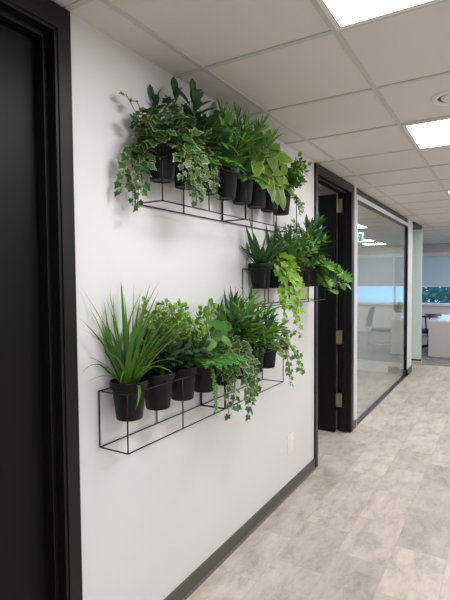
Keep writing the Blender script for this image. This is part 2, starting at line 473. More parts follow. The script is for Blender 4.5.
# hanging exit sign
ex = empty('exit_sign', (0.995, 8.9, 2.40)); tag(ex, 'white hanging exit sign with a green running figure', 'exit sign')
box(-0.14, 0.14, -0.02, 0.02, -0.095, 0.095).build('housing', M['white'], ex, bevel=0.003)
box(-0.132, 0.132, -0.0235, -0.0205, -0.088, 0.088).build('face', M['sign_white'], ex)
box(-0.112, 0.112, -0.0248, -0.0236, -0.070, 0.070).build('green_panel', M['sign_green'], ex)
rn = MB()
def blob(cx, cz, r, n=12): rn.poly([(cx + r * math.cos(2 * PI * k / n), -0.0255, cz + r * math.sin(2 * PI * k / n)) for k in range(n)])
def limb(a, b, wd):
    a, b = V((a[0], 0, a[1])), V((b[0], 0, b[1])); d = (b - a).normalized(); s = V((d.z, 0, -d.x)) * wd / 2
    rn.poly([tuple(p + V((0, -0.0255, 0))) for p in (a - s, a + s, b + s, b - s)])
blob(-0.028, 0.052, 0.014); limb((-0.022, 0.04), (0.0, -0.008), 0.022); limb((-0.018, 0.034), (-0.058, 0.018), 0.010); limb((-0.058, 0.018), (-0.062, -0.002), 0.010)
limb((-0.014, 0.034), (0.03, 0.026), 0.010); limb((0, -0.005), (-0.032, -0.03), 0.013); limb((-0.032, -0.03), (-0.03, -0.066), 0.012); limb((0, -0.005), (0.03, -0.03), 0.013); limb((0.03, -0.03), (0.062, -0.04), 0.012)
rn.box(0.078, 0.112, -0.0255, -0.0245, -0.07, 0.07)
rn.build('pictogram', M['sign_white'], ex)
MB().tube([(0, 0, 0.095), (0, 0, H - 2.40)], 0.008, 8).build('hanger', M['white'], ex)

# ------------------------------------------------------------------ open office beyond
wf = MB()
wf.box(-5, XR, YW, YW + 0.14, 0, 0.86); wf.box(-5, XR, YW, YW + 0.14, 2.36, H)
struct('wall_far', wf, M['wall'], 'far office wall below and above the window band', 'wall')
struct('trim_8', box(-5, XR, YW - 0.14, YW, 2.36, H - 0.007), M['laminate'], 'pale bulkhead above the far windows', 'trim')
struct('trim_9', box(-5, XR, YW - 0.06, YW + 0.02, 0.84, 0.885), M['white'], 'white sill under the far windows', 'trim')
struct('wall_far_right', box(XR, XR + T, YE - T, YW, 0, H), M['wall'], 'white side wall of the open office', 'wall')
struct('wall_office_front', box(X1, XR, YE - T, YE, 0, H), M['wall'], 'white return wall of the open office', 'wall')
struct('wall_far_left', box(-5 - T, -5, YE, YW, 0, H), M['wall'], 'white wall at the far side of the open office', 'wall')
nW = 3
for k, (xa, xb) in enumerate(((-5, -1.9), (-1.9, 1.4), (1.4, XR))):
    r = empty('window_%d' % (k + 3), ((xa + xb) / 2, YW + 0.07, 0.885))
    tag(r, ['far office window bay hidden behind the glazed rooms', 'far office window bay above the pale desk with trees outside', 'far office window bay past the desk with open sky outside'][k], 'window', None, 'structure')
    hw = (xb - xa) / 2; hz = 2.36 - 0.885
    f = MB(); f.box(-hw, -hw + 0.03, -0.03, 0.03, 0, hz); f.box(hw - 0.03, hw, -0.03, 0.03, 0, hz); f.box(-hw, hw, -0.03, 0.03, 0, 0.03); f.box(-hw, hw, -0.03, 0.03, hz - 0.03, hz)
    f.build('window_frame', M['alu'], r)
    box(-hw + 0.03, hw - 0.03, -0.005, 0.005, 0.03, hz - 0.03).build('pane', M['winglass'], r)
    s = empty('roller_shade', ((xa + xb) / 2, YW - 0.03, 2.36))
    tag(s, ['grey roller shade on the window bay behind the glazed rooms', 'grey roller shade drawn halfway above the pale desk', 'grey roller shade past the desk, over the window with open sky'][k], 'roller shade', 'roller shades on the far windows')
    box(-hw + 0.01, hw - 0.01, -0.045, 0.0, -0.105, -0.002).build('cassette', M['white'], s, bevel=0.004)
    sh = MB(); sh.poly([(-hw + 0.02, -0.02, -0.10), (hw - 0.02, -0.02, -0.10), (hw - 0.02, -0.02, -0.95), (-hw + 0.02, -0.02, -0.95)])
    sh.build('shade_fabric', M['shade'], s)
    box(-hw + 0.02, hw - 0.02, -0.028, -0.012, -0.975, -0.95).build('bottom_bar', M['alu'], s)

dk = empty('office_desk', (0.345, 10.3, 0)); tag(dk, 'pale grey desk with a white top standing on the carpet', 'desk')
box(-0.31, 0.31, 0.0, 1.75, 0.735, 0.765).build('desktop', M['desktop'], dk, bevel=0.003)
box(-0.30, 0.30, 0.01, 0.035, 0.02, 0.735).build('end_panel', M['laminate'], dk)
box(-0.30, 0.30, 1.715, 1.74, 0.0, 0.735).build('end_panel', M['laminate'], dk)
box(-0.02, 0.0, 0.035, 1.715, 0.25, 0.735).build('modesty_panel', M['laminate'], dk)
for sx in (-0.27, 0.27):
    MB().lathe([(0.001, 0), (0.02, 0), (0.02, 0.02), (0.001, 0.02)], 14, (sx, 0.0225, 0)).build('foot', M['blackmetal'], dk)

def rbox(m, x0, x1, y0, y1, z0, z1, bulge=0.02):
    """softly padded slab"""
    n = 8; vs = []; fs = []
    for side in (0, 1):
        for i in range(n + 1):
            for j in range(n + 1):
                u, v = i / n, j / n
                d = 1 - (abs(2 * u - 1) ** 3 + abs(2 * v - 1) ** 3) * 0.5
                z = (z1 + bulge * (d - 1)) if side else z0 + bulge * 0.5 * (1 - d)
                uu = 0.5 + (u - .5) * (1 - 0.10 * abs(2 * v - 1) ** 4); vv = 0.5 + (v - .5) * (1 - 0.10 * abs(2 * u - 1) ** 4)
                vs.append(V((x0 + (x1 - x0) * uu, y0 + (y1 - y0) * vv, z)))
    N1 = (n + 1) * (n + 1)
    for i in range(n):
        for j in range(n):
            a = i * (n + 1) + j
            fs.append((a, a + 1, a + n + 2, a + n + 1))
            fs.append((N1 + a, N1 + a + n + 1, N1 + a + n + 2, N1 + a + 1))
    rim = [i * (n + 1) for i in range(n + 1)] + [n * (n + 1) + j for j in range(1, n + 1)] + [i * (n + 1) + n for i in range(n - 1, -1, -1)] + [j for j in range(n - 1, 0, -1)]
    for k in range(len(rim)):
        a, b = rim[k], rim[(k + 1) % len(rim)]
        fs.append((a, b, N1 + b, N1 + a))
    m.add(vs, fs, 0, True)
    return m

# swivel chair behind the desk (facing +x towards the desk)
ch = empty('office_chair', (-0.06, 11.1, 0), 0.0); tag(ch, 'black swivel armchair with a navy blue seat behind the desk', 'chair')
rbox(MB(), -0.22, 0.26, -0.24, 0.24, 0.42, 0.50).build('seat', M['chair_blue'], ch)
bk = MB(); rbox(bk, -0.25, 0.25, -0.23, 0.23, -0.02, 0.03)
bko = bk.build('backrest', M['chair_black'], ch, loc=(-0.25, 0, 0.73)); bko.rotation_euler = (0, math.radians(-82), 0)
MB().tube([(-0.02, 0, 0.40), (-0.22, 0, 0.42), (-0.29, 0, 0.55), (-0.285, 0, 0.72)], 0.022, 8).build('back_support', M['chair_black'], ch)
for s in (-1, 1):
    m = MB(); m.tube([(0.0, s * 0.25, 0.43), (0.0, s * 0.30, 0.45), (-0.02, s * 0.30, 0.78)], 0.016, 8); rbox(m, -0.12, 0.23, s * 0.30 - 0.045, s * 0.30 + 0.045, 0.78, 0.815, 0.01)
    m.build('armrest', M['chair_black'], ch)
MB().tube([(0, 0, 0.12), (0, 0, 0.42)], [0.03, 0.022], 12).build('gas_lift', M['chrome'], ch)
for k in range(5):
    a = 2 * PI * k / 5 + 0.3; c, s = math.cos(a), math.sin(a)
    lg = MB().tube([(0.02 * c, 0.02 * s, 0.13), (0.29 * c, 0.29 * s, 0.075)], [0.026, 0.015], 8).build('leg', M['chair_black'], ch)
    MB().tube([(0.29 * c - 0.02 * s, 0.29 * s + 0.02 * c, 0.03), (0.29 * c + 0.02 * s, 0.29 * s - 0.02 * c, 0.03)], 0.03, 14).build('caster', M['chair_black'], lg)
box(-0.10, 0.10, -0.08, 0.08, 0.385, 0.42).build('seat_plate', M['chrome'], ch)

# side chair on the other side of the desk, seen reflected in the glass (facing -x)
c2 = empty('side_chair', (0.95, 10.95, 0), PI); tag(c2, 'blue grey side chair on thin metal legs, mirrored in the glass partition', 'chair')
rbox(MB(), -0.24, 0.24, -0.24, 0.24, 0.42, 0.48).build('seat', M['chair_grey'], c2)
bk = MB(); rbox(bk, -0.24, 0.24, -0.23, 0.23, -0.02, 0.025)
bo = bk.build('backrest', M['chair_grey'], c2, loc=(-0.28, 0, 0.74)); bo.rotation_euler = (0, math.radians(-78), 0)
for s in (-1, 1):
    MB().tube([(0.22, s * 0.21, 0.43), (0.24, s * 0.23, 0.011)], 0.011, 8).build('leg', M['chrome'], c2)
    MB().tube([(-0.33, s * 0.21, 0.80), (-0.27, s * 0.22, 0.44), (-0.28, s * 0.23, 0.011)], 0.011, 8).build('leg', M['chrome'], c2)
    MB().tube([(0.235, s * 0.225, 0.14), (-0.28, s * 0.225, 0.14)], 0.009, 8).build('stretcher', M['chrome'], c2)

# ------------------------------------------------------------------ leaves
def prof_lance(t): return (math.sin(PI * min(1, t ** 0.75)) ** 0.9) if t < 1 else 0
def prof_grass(t): return (0.55 + 0.45 * min(1, t * 4)) * (1 - t ** 2.2)
def prof_ovate(t): return (math.sin(PI * t ** 0.62) ** 0.75) if 0 < t < 1 else 0
def prof_obov(t): return (math.sin(PI * t ** 1.35) ** 0.75) if 0 < t < 1 else 0
def prof_round(t): return math.sqrt(max(0, 1 - (2 * t - 1) ** 2))
def prof_heart(t): return (math.sqrt(max(0, 1 - (2 * t ** 0.8 - 1) ** 2)) * (1.08 - 0.3 * t)) if 0 < t < 1 else 0.0
XMIN = -0.074                                       # local x of the wall face, seen from a pot

def clampx(p):
    if p.x < XMIN: p.x = XMIN + 0.003 * (p.z * 37 % 1)
    return p

def leaf(mb, p, d, n, L, W, prof, fold=0.25, curl=0.3, mat=0, edge=None, st=5, wall=True):
    d = V(d).normalized(); n = V(n)
    s = d.cross(n)
    if s.length < 1e-4: s = d.cross(V((0.3, 0.5, 0.8)))
    s.normalize(); n = s.cross(d).normalized()
    rows = []; c = V(p); step = L / st
    for i in range(st + 1):
        t = i / st
        w = prof(t) * W / 2
        up = n * (abs(w) * fold)
        if edge is None:
            rows.append([c + s * -w + up, c.copy(), c + s * w + up])
        else:
            wi = w * 0.82
            rows.append([c - s * w + up, c - s * wi + up * 0.82, c.copy(), c + s * wi + up * 0.82, c + s * w + up])
        a = curl / st
        d2 = (d * math.cos(a) - n * math.sin(a)); n = (n * math.cos(a) + d * math.sin(a)); d = d2
        c = c + d * step
    k = len(rows[0]); vs = []; fs = []; ms = []
    for i, r in enumerate(rows):
        for q in r:
            vs.append(clampx(q) if wall else q)
    for i in range(st):
        for j in range(k - 1):
            a = i * k + j
            fs.append((a, a + 1, a + k + 1, a + k))
            ms.append(edge if (edge is not None and j in (0, k - 2)) else mat)
    mb.add(vs, fs, ms, True)

IVY = [(0.10, 0.0), (-0.02, 0.17), (0.05, 0.42), (0.24, 0.34), (0.50, 0.52), (0.62, 0.25), (0.82, 0.13), (1.0, 0.0)]
SPLIT = [(0.10, 0.0), (-0.06, 0.22), (0.06, 0.50), (0.20, 0.24), (0.30, 0.58), (0.42, 0.24), (0.54, 0.52), (0.64, 0.2), (0.80, 0.33), (0.85, 0.1), (1.0, 0.0)]
def lobed(mb, p, d, n, L, W, half, fold=0.3, curl=0.4, mat=0, edge=None, inner=0.88, wall=True):
    d = V(d).normalized(); n = V(n)
    s = d.cross(n)
    if s.length < 1e-4: s = d.cross(V((0.3, 0.5, 0.8)))
    s.normalize(); n = s.cross(d).normalized()
    out = list(half) + [(u, -v) for u, v in reversed(half[1:-1])]
    def pt(u, v):
        q = V(p) + d * (u * L) + s * (v * W) + n * (abs(v) * W * fold - curl * L * max(0, u) ** 2 * 0.5)
        return clampx(q) if wall else q
    c = (0.42, 0.0); N = len(out)
    vs = [pt(*c)]; fs = []; ms = []
    if edge is None:
        vs += [pt(*q) for q in out]
        for i in range(N):
            fs.append((0, 1 + i, 1 + (i + 1) % N)); ms.append(mat)
    else:
        vs += [pt(c[0] + (u - c[0]) * inner, v * inner) for u, v in out] + [pt(*q) for q in out]
        for i in range(N):
            j = (i + 1) % N
            fs.append((0, 1 + i, 1 + j)); ms.append(mat)
            fs.append((1 + i, 1 + N + i, 1 + N + j, 1 + j)); ms.append(edge)
    mb.add(vs, fs, ms, True)

class Plant:
    """collects one plant's leaves and stems in the pot's own coordinates (x out from the wall, y along it, z up)"""
    def __init__(self, seed):
        self.r = random.Random(seed); self.L = MB(); self.S = MB()
    def rv(self, a=1.0): return V((self.r.uniform(-a, a), self.r.uniform(-a, a), self.r.uniform(-a, a)))
    def curve(self, p, d, L, droop, n=9, wob=0.12, up=0.0):
        p = V(p); d = V(d).normalized(); pts = [p.copy()]
        for i in range(n):
            d = d + V((0, 0, -droop / n)) + self.rv(wob) * 0.5
            d.normalize()
            p = clampx(p + d * (L / n))
            pts.append(p.copy())
        return pts
    def at(self, pts, t):
        k = min(int(t * (len(pts) - 1)), len(pts) - 2); f = t * (len(pts) - 1) - k
        return pts[k].lerp(pts[k + 1], f), (pts[k + 1] - pts[k]).normalized()
    def face(self, a=0.6): return (V((0.75, -0.35, 0.55)) + self.rv(a)).normalized()
    # --- habits
    def ivy_run(self, p, d, L, droop, size, mat=0, edge=None, gap=0.03, half=IVY, t0=0.0, wob=0.2, stem=0.0016):
        pts = self.curve(p, d, L, droop, 10, wob); self.S.tube(pts, stem, 5)
        k = max(2, int(L / gap))
        for i in range(k):
            t = t0 + (1 - t0) * (i + self.r.random() * .6) / k
            if t > 1: t = 1
            q, dd = self.at(pts, min(t, .999))
            side = V((0.3, 1, 0.2)) * (1 if i % 2 else -1)
            ld = (dd * 0.5 + side * 0.8 + V((0.35, 0, -0.35)) + self.rv(.5)).normalized()
            sz = size * self.r.uniform(.65, 1.2) * (1.05 - 0.35 * t)
            st = q + ld * sz * 0.35
            clampx(st); self.S.tube([q, st], stem * 0.7, 4)
            lobed(self.L, st, ld, self.face(.55), sz, sz * .95, half, self.r.uniform(.1, .4), self.r.uniform(.1, .7), mat, edge)
    def mound(self, n, c, rx, ry, rz, size, mat=0, edge=None, half=IVY):
        for i in range(n):
            u = self.rv().normalized(); u.z = abs(u.z)
            p = clampx(V(c) + V((u.x * rx, u.y * ry, u.z * rz)) * self.r.uniform(.55, 1))
            d = (u * .8 + V((0.3, 0, -0.5)) + self.rv(.5)).normalized()
            sz = size * self.r.uniform(.7, 1.25)
            self.S.tube([V(c) * 0.6 + V((0, 0, 0.05)), p.lerp(V(c), .35), p], 0.0013, 4)
            lobed(self.L, p, d, (u + V((.5, -.3, .5)) + self.rv(.3)), sz, sz * .95, half, self.r.uniform(.1, .4), self.r.uniform(.1, .6), mat, edge)
    def blades(self, n, c, L0, L1, W, spread, lean=(0, 0, 0), droop=(0.5, 1.3), prof=prof_grass, mat=0, fold=.35, st=8, r0=.03):
        for i in range(n):
            a = self.r.uniform(0, 2 * PI); rr = r0 * math.sqrt(self.r.random())
            o = V((math.cos(a), math.sin(a), 0))
            p = V(c) + o * rr
            k = self.r.random() ** 0.8 * spread
            d = (o * k + V((0, 0, 1)) + V(lean) * self.r.uniform(.4, 1.2)).normalized()
            nrm = (V((0, 0, 1)) - d * d.z) * 1.0 + o * -0.05
            if nrm.length < .05: nrm = -o
            leaf(self.L, p, d, nrm + self.rv(.12 if prof is prof_grass else .45), self.r.uniform(L0, L1), W * self.r.uniform(.7, 1.2), prof, fold, self.r.uniform(*droop) * (0.4 + k), mat, None, st)
    def whorl_stem(self, p, d, L, droop, n, ll, lw, prof, mat=0, edge=None, open_=0.9, t0=.15, curl=.4, fold=.25, sr=.003, wob=.08, tip=True, st=5):
        pts = self.curve(p, d, L, droop, 8, wob); self.S.tube(pts, [sr * (1 - .5 * i / 8) for i in range(9)], 5)
        for i in range(n):
            t = t0 + (1 - t0) * i / max(1, n - 1); q, dd = self.at(pts, min(t, .999))
            a = i * 2.4 + self.r.uniform(-.3, .3)
            e1 = dd.cross(V((0.2, 0.9, 0.1))).normalized(); e2 = dd.cross(e1)
            o = e1 * math.cos(a) + e2 * math.sin(a)
            op = open_ * (1.15 - .55 * t)
            ld = (dd * (1.2 - op) + o * op + V((0.12, -0.05, 0))).normalized()
            k = self.r.uniform(.75, 1.15) * (1 - .3 * abs(t - .55))
            leaf(self.L, q, ld, dd + o * -.2 + self.rv(.2), ll * k, lw * k, prof, fold, curl * self.r.uniform(.5, 1.4), mat, edge, st)
        if tip:
            q, dd = self.at(pts, .999); leaf(self.L, q, dd, self.face(.3), ll * .8, lw * .8, prof, fold, .2, mat, edge, st)
    def frond(self, p, d, L, droop, n, ll, lw, mat=0, prof=prof_lance, ang=.9, sr=.0022, fold=.15, taper=True):
        pts = self.curve(p, d, L, droop, 10, .05); self.S.tube(pts, [sr * (1 - .7 * i / 10) for i in range(11)], 5)
        for i in range(n):
            t = .12 + .87 * i / (n - 1); q, dd = self.at(pts, min(t, .999))
            up = V((0.35, -0.15, 1)); s = dd.cross(up).normalized(); nn = s.cross(dd)
            k = (math.sin(PI * (t * .82 + .16)) if taper else 1)
            for sg in (-1, 1):
                ld = (dd * (1 - ang * .6) + s * sg * ang + nn * .1 + self.rv(.10)).normalized()
                leaf(self.L, q, ld, nn + self.rv(.15), ll * k * self.r.uniform(.85, 1.1), lw * (.6 + .4 * k), prof, fold, .35, mat, None, 4)
    def stalk_leaf(self, p, q, d, size, w, prof, mat=0, edge=None, n=None, fold=.15, curl=.4, sr=.0025, st=7):
        p, q = V(p), V(q); mid = p.lerp(q, .55) + V((0.01, 0, 0.03)); pts = [p, p.lerp(mid, .5) + V((0, 0, .006)), mid, mid.lerp(q, .55) + V((0, 0, 0.008)), q]
        self.S.tube(pts, sr, 5)
        leaf(self.L, q, d, n or self.face(.3), size, w, prof, fold, curl, mat, edge, st)

POT = {}
def make_pot(root):
    if 'pot' in POT:
        for k in ('pot', 'soil'):
            o = POT[k].copy(); o.parent = root; col.objects.link(o)
        return
    m = MB()
    m.lathe([(0.001, 0.004), (0.044, 0.004), (0.048, 0.0), (0.052, 0.002), (0.0535, 0.008), (0.0665, 0.124), (0.0675, 0.126), (0.0735, 0.126), (0.0755, 0.130),
             (0.0768, 0.152), (0.0760, 0.156), (0.0735, 0.157), (0.0715, 0.154), (0.066, 0.12), (0.058, 0.05)], 40)
    POT['pot'] = m.build('pot', M['pot'], root)
    s = MB(); s.lathe([(0.067, 0.128), (0.05, 0.134), (0.03, 0.137), (0.001, 0.138)], 24)
    POT['soil'] = s.build('soil', M['soil'], root)

def plant(name, y, zb, label, group, P, lm, sm, leafname='foliage', stemname='stem'):
    r = empty(name, (PX, y, zb)); tag(r, label, 'potted plant', group)
    make_pot(r)
    P.L.build(leafname, lm, r)
    if P.S.v: P.S.build(stemname, sm, r)
    return r
PX = 0.0825
S0 = V((0, 0, 0.135))

# ------------------------------------------------------------------ wire planters
def wire_planter(y0, y1, z0, z1, mids, label, x0=0.008, x1=0.157):
    r = empty('wire_planter', (0, y0, z0)); tag(r, label, 'wire planter', 'black wire planters on the wall')
    R = 0.0030; w_, h_ = y1 - y0, z1 - z0
    for z in (0, h_):
        for x in (x0, x1):
            MB().tube([(x, 0, z), (x, w_, z)], R, 8).build('rail', M['wire'], r)
        for y in (0, w_):
            MB().tube([(x0, y, z), (x1, y, z)], R, 8).build('crossbar', M['wire'], r)
    for y in [0] + mids + [w_]:
        for x in (x0, x1):
            MB().tube([(x, y, 0), (x, y, h_)], R, 8).build('upright', M['wire'], r)
    return r
ZU, ZM, ZL, HB = 1.948, 1.457, 0.954, 0.226
wire_planter(1.540, 2.258, ZU, ZU + HB, [.355], 'upper black wire planter at the end holding the trailing ivy')
wire_planter(2.268, 2.990, ZU, ZU + HB, [.355], 'upper black wire planter at the end near the open door')
wire_planter(2.497, 3.580, ZM, ZM + HB, [.36, .72], 'middle black wire planter beside the open door frame')
wire_planter(1.310, 2.026, ZL, ZL + HB, [.355], 'lowest black wire planter under the tall grass pot')
wire_planter(2.036, 2.762, ZL, ZL + HB, [.355], 'lowest black wire planter under the trailing ivy and palm pots')

GU, GM, GL = 'potted plants in the upper planters', 'potted plants in the middle planter', 'potted plants in the lowest planters'
ub, mbz, lb = ZU + HB - 0.122, ZM + HB - 0.122, ZL + HB - 0.122
yu = [1.632 + .181 * k for k in range(8)]
ym = [2.590 + .181 * k for k in range(6)]
yl = [1.402 + .181 * k for k in range(8)]

# ---- upper row
R_ = random.Random(5)
P = Plant(11)                                        # variegated ivy, trailing
P.mound(130, (0.03, -0.01, 0.10), .11, .19, .22, .062, 0, 1)
P.mound(60, (0.04, 0.07, 0.08), .10, .16, .17, .055, 0, 1)
for q in [((-.02, -.05, .15), (.05, -.7, .3), .26, 4), ((0, -.03, .15), (.12, -.6, .2), .34, 5), ((-.03, -.04, .15), (0, -.8, .4), .34, 4), ((-.04, -.05, .15), (0, -.7, .1), .32, 5),
          ((.05, 0, .15), (.4, -.1, .2), .20, 6), ((.05, .03, .15), (.4, .1, .2), .27, 6), ((.04, .05, .15), (.4, .1, .2), .30, 6), ((.05, .08, .15), (.4, .2, .2), .24, 6),
          ((0, -.04, .16), (.1, -.5, 1), .18, .4), ((0, .02, .16), (.2, -.2, 1), .18, .6), ((-.04, -.04, .16), (0, -.6, 1), .22, .4)]:
    P.ivy_run(*q, .052, 0, 1, gap=.019)
plant('potted_ivy', yu[0], ub, 'cream-edged ivy spilling from the first pot of the upper planter', GU, P, [M['ivy_dark'], M['ivy_edge']], M['twig'])

P = Plant(12)                                        # upright dark broad leaves
for dx, dy, L in ((-.12, -.32, .24), (.0, -.15, .27), (.1, -.02, .27), (.0, .1, .24), (.22, -.1, .22), (.2, .2, .2), (.05, .3, .20), (.25, .05, .17)):
    P.whorl_stem(S0 + V((dx * .2, dy * .2, 0)), (dx, dy, 1), L, .1, 11, .115, .046, prof_obov, 0, None, .85, .2, .35)
P.mound(46, (0.05, 0.0, 0.10), .09, .13, .16, .048, 1, 2)
for q in [((.05, -.02, .15), (.5, -.2, .2), .26, 5), ((.05, .03, .15), (.5, .1, .2), .24, 5)]:
    P.ivy_run(*q, .045, 1, 2, gap=.02)
plant('potted_shrub', yu[1], ub, 'tallest upper plant, glossy dark leaves on upright stems', GU, P, [M['deep'], M['ivy_dark'], M['ivy_edge']], M['stem'])

P = Plant(13)                                        # soft mid-green leaves and fern sprays
for k in range(16):
    a = k * 2.4; rr = .25 + .4 * (k % 3) / 2
    P.whorl_stem(S0, (math.cos(a) * rr + .12, math.sin(a) * rr, 1), P.r.uniform(.14, .27), .4, 10, .095, .040, prof_ovate, 0, None, .95, .25, .6)
for k in range(11):
    a = k * 2.4; P.frond(S0, (math.cos(a) * .7 + .4, math.sin(a) * .9, .8), .22, 1.5, 14, .055, .016, 1)
plant('potted_foliage_plant', yu[2], ub, 'soft mid-green leafy plant right after the tall dark one', GU, P, [M['broad'], M['fern']], M['stem'])

def spiky(seed, h, n, lean=0.0, ll=.12, lw=.015):
    P = Plant(seed)
    for k in range(n):
        a = k * 2.4; rr = .15 + .4 * (k % 3) / 2
        P.whorl_stem(S0 + V((math.cos(a) * .02, math.sin(a) * .02, 0)), (math.cos(a) * rr + .1, math.sin(a) * rr + lean, 1), h * P.r.uniform(.55, 1), .15, 20, ll, lw, prof_lance, 0, None, .62, .12, .35, .3, .0025)
    return P
P = spiky(14, .29, 16)
plant('potted_podocarpus', yu[3], ub, 'taller narrow-leaved spiky plant in the upper planter', GU, P, [M['spiky']], M['stem'])
P = spiky(15, .27, 14, .05)
for k in range(7):
    a = k * 1.25; P.frond(S0, (math.cos(a) * .8 + .4, math.sin(a) * .8 - .2, .6), .18, 1.5, 12, .05, .014, 1)
plant('potted_podocarpus', yu[4], ub, 'shorter narrow-leaved spiky plant next to the large yellow-green leaves', GU, P, [M['spiky'], M['fern']], M['stem'])

def bigleaf(seed, spots, size):
    P = Plant(seed)
    for (x, y, z, dx, dy, dz) in spots:
        q = V((x, y, z)) + P.rv(.012); P.stalk_leaf(S0 + P.rv(.015), q, (dx, dy, dz), size * P.r.uniform(.85, 1.15), size * .64 * P.r.uniform(.9, 1.1), prof_ovate, 0, 1, (.8, -.45, .35) if P.r.random() < .7 else (.5, -.1, .9), .12, .35)
    return P
sp = []
for k in range(42):
    u = R_.uniform(-1, 1); z = R_.uniform(0.15, .36)
    sp.append((R_.uniform(-.02, .10), u * .15 - .01, z, R_.uniform(-.1, .4), u * .8 + R_.uniform(-.4, .4), R_.uniform(-.6, .7)))
sp += [(.07, .06, .15, .3, .1, -1), (.07, .10, .14, .3, .3, -.9), (.08, .02, .17, .4, -.2, -.9), (.08, -.06, .18, .3, -.5, -.7)]
P = bigleaf(16, sp, .13)
plant('potted_hosta', yu[5], ub, 'large yellow-green leaves with pale edges, bigger clump in the upper planter', GU, P, [M['hosta'], M['hosta_edge']], M['stem'])
sp = [(R_.uniform(-.02, .10), R_.uniform(-.1, .12), R_.uniform(.15, .28), .3, R_.uniform(-.8, .8), R_.uniform(-.7, .6)) for k in range(24)]
sp += [(.07, .03, .12, .3, .2, -1), (.08, .0, .13, .3, .1, -1)]
P = bigleaf(17, sp, .10)
plant('potted_hosta', yu[6], ub, 'smaller yellow-green broad-leaved clump, second to last upper pot', GU, P, [M['hosta'], M['hosta_edge']], M['stem'])

P = Plant(18)                                        # bushy small leaves
for k in range(40):
    a = k * 2.4; rr = R_.uniform(.1, .85)
    P.whorl_stem(S0, (math.cos(a) * rr + .2, math.sin(a) * rr + .3, 1), P.r.uniform(.14, .27), .5, 14, .046, .028, prof_ovate, 0, None, .9, .25, .4, .2, .0016, .2)
for k in range(4): P.ivy_run((.04, .05, .15), (.3, .9 + .2 * k, .3), .20, 2.0, .026, 0, None, gap=.014)
plant('potted_small_leaf_bush', yu[7], ub, 'bushy small-leaved plant in the last upper pot by the door', GU, P, [M['bush']], M['stem'])

# ---- middle row
def drac(seed, n, L0, L1, W, spread, lean):
    P = Plant(seed); P.blades(n, S0, L0, L1, W, spread, lean, (.2, .8), prof_lance, 0, .4, 8, .03)
    return P
P = drac(21, 20, .17, .34, .042, .85, (.12, -.25, 0))
plant('potted_dracaena', ym[0], mbz, 'dark sword-leaved plant in the first pot of the middle planter', GM, P, [M['drac']], M['stem'])
P = drac(22, 16, .2, .36, .046, .5, (.05, -.1, 0))
plant('potted_dracaena', ym[2], mbz, 'dark sword-leaved plant behind the lime ivy, third in the middle planter', GM, P, [M['drac']], M['stem'])
P = Plant(23)                                        # lime ivy trailing
P.mound(60, (.04, .04, .08), .09, .13, .13, .055, 0, 1)
for q in [((.05, -.08, .15), (.5, -.3, .3), .36, 6), ((.06, -.02, .15), (.5, -.1, .3), .44, 7), ((.06, -.05, .15), (.5, -.3, .3), .40, 7),
          ((.06, .0, .15), (.5, -.1, .3), .40, 7), ((.06, .03, .15), (.5, -.1, .3), .30, 7), ((.06, .05, .15), (.5, .2, .3), .26, 6), ((.07, -.03, .15), (.5, .1, .2), .32, 7), ((.07, -.1, .15), (.5, -.3, .2), .28, 7)]:
    P.ivy_run(*q, .054, 0, 1, gap=.022, wob=.3)
plant('potted_lime_ivy', ym[1], mbz, 'bright lime ivy hanging far below the middle planter', GM, P, [M['ivy_lime'], M['ivy_lime_edge']], M['stem'])
P = spiky(24, .27, 14, -.35, .08, .014)
for k in range(44):
    a = k * 2.4; rr = R_.uniform(.1, .9); P.whorl_stem(S0, (math.cos(a) * rr + .1, math.sin(a) * rr * 1.2 - .75, 1), P.r.uniform(.16, .34), .4, 14, .045, .026, prof_ovate, 1, None, .9, .25, .3, .2, .0015, .2)
plant('potted_bushy_plant', ym[3], mbz, 'dense fine-leaved green bush in the middle planter above the lime ivy', GM, P, [M['spiky'], M['bush']], M['stem'])
P = Plant(25)
for dx, dy, L in ((.0, .0, .27), (.1, .2, .24), (.1, .4, .24), (.25, .1, .2), (.1, -.2, .24), (-.05, .3, .3), (.2, .5, .2)):
    P.whorl_stem(S0, (dx + .1, dy, 1), L * 1.1, .2, 11, .16, .042, prof_lance, 0, None, .75, .15, .4)
# leaves at the foot of the long-leaved shrub
for k in range(26):
    a = k * 2.4; P.whorl_stem(S0, (math.cos(a) * .7 + .3, math.sin(a) * .8 - .2, .9), .15, .6, 10, .045, .026, prof_ovate, 1, None, .9, .2, .3, .2, .0015, .2)
P_SHRUB = P
plant('potted_shrub', ym[4], mbz, 'dark long-leaved plant against the open door frame in the middle planter', GM, P_SHRUB, [M['drac'], M['bush']], M['stem'])
P = Plant(26)                                        # split leaves reaching over the doorway
for k in range(46):
    a = R_.uniform(-1.0, 1.2); rr = R_.uniform(.05, .33)
    q = V((.02 + rr * math.cos(a) * .85, rr * math.sin(a) * .45 - .02, R_.uniform(.10, .25) - rr * .40))
    P.S.tube([S0, S0.lerp(q, .5) + V((0, 0, .05)), q], .002, 5)
    lobed(P.L, q, (math.cos(a) * .8, math.sin(a) * .5, -.4 + P.r.uniform(-.3, .5)), P.face(.5), R_.uniform(.07, .1), R_.uniform(.07, .095), SPLIT, .15, .5, 0)
plant('potted_philodendron', ym[5], mbz, 'split-leaved plant reaching out from the middle planter across the doorway', GM, P, [M['philo']], M['stem'])

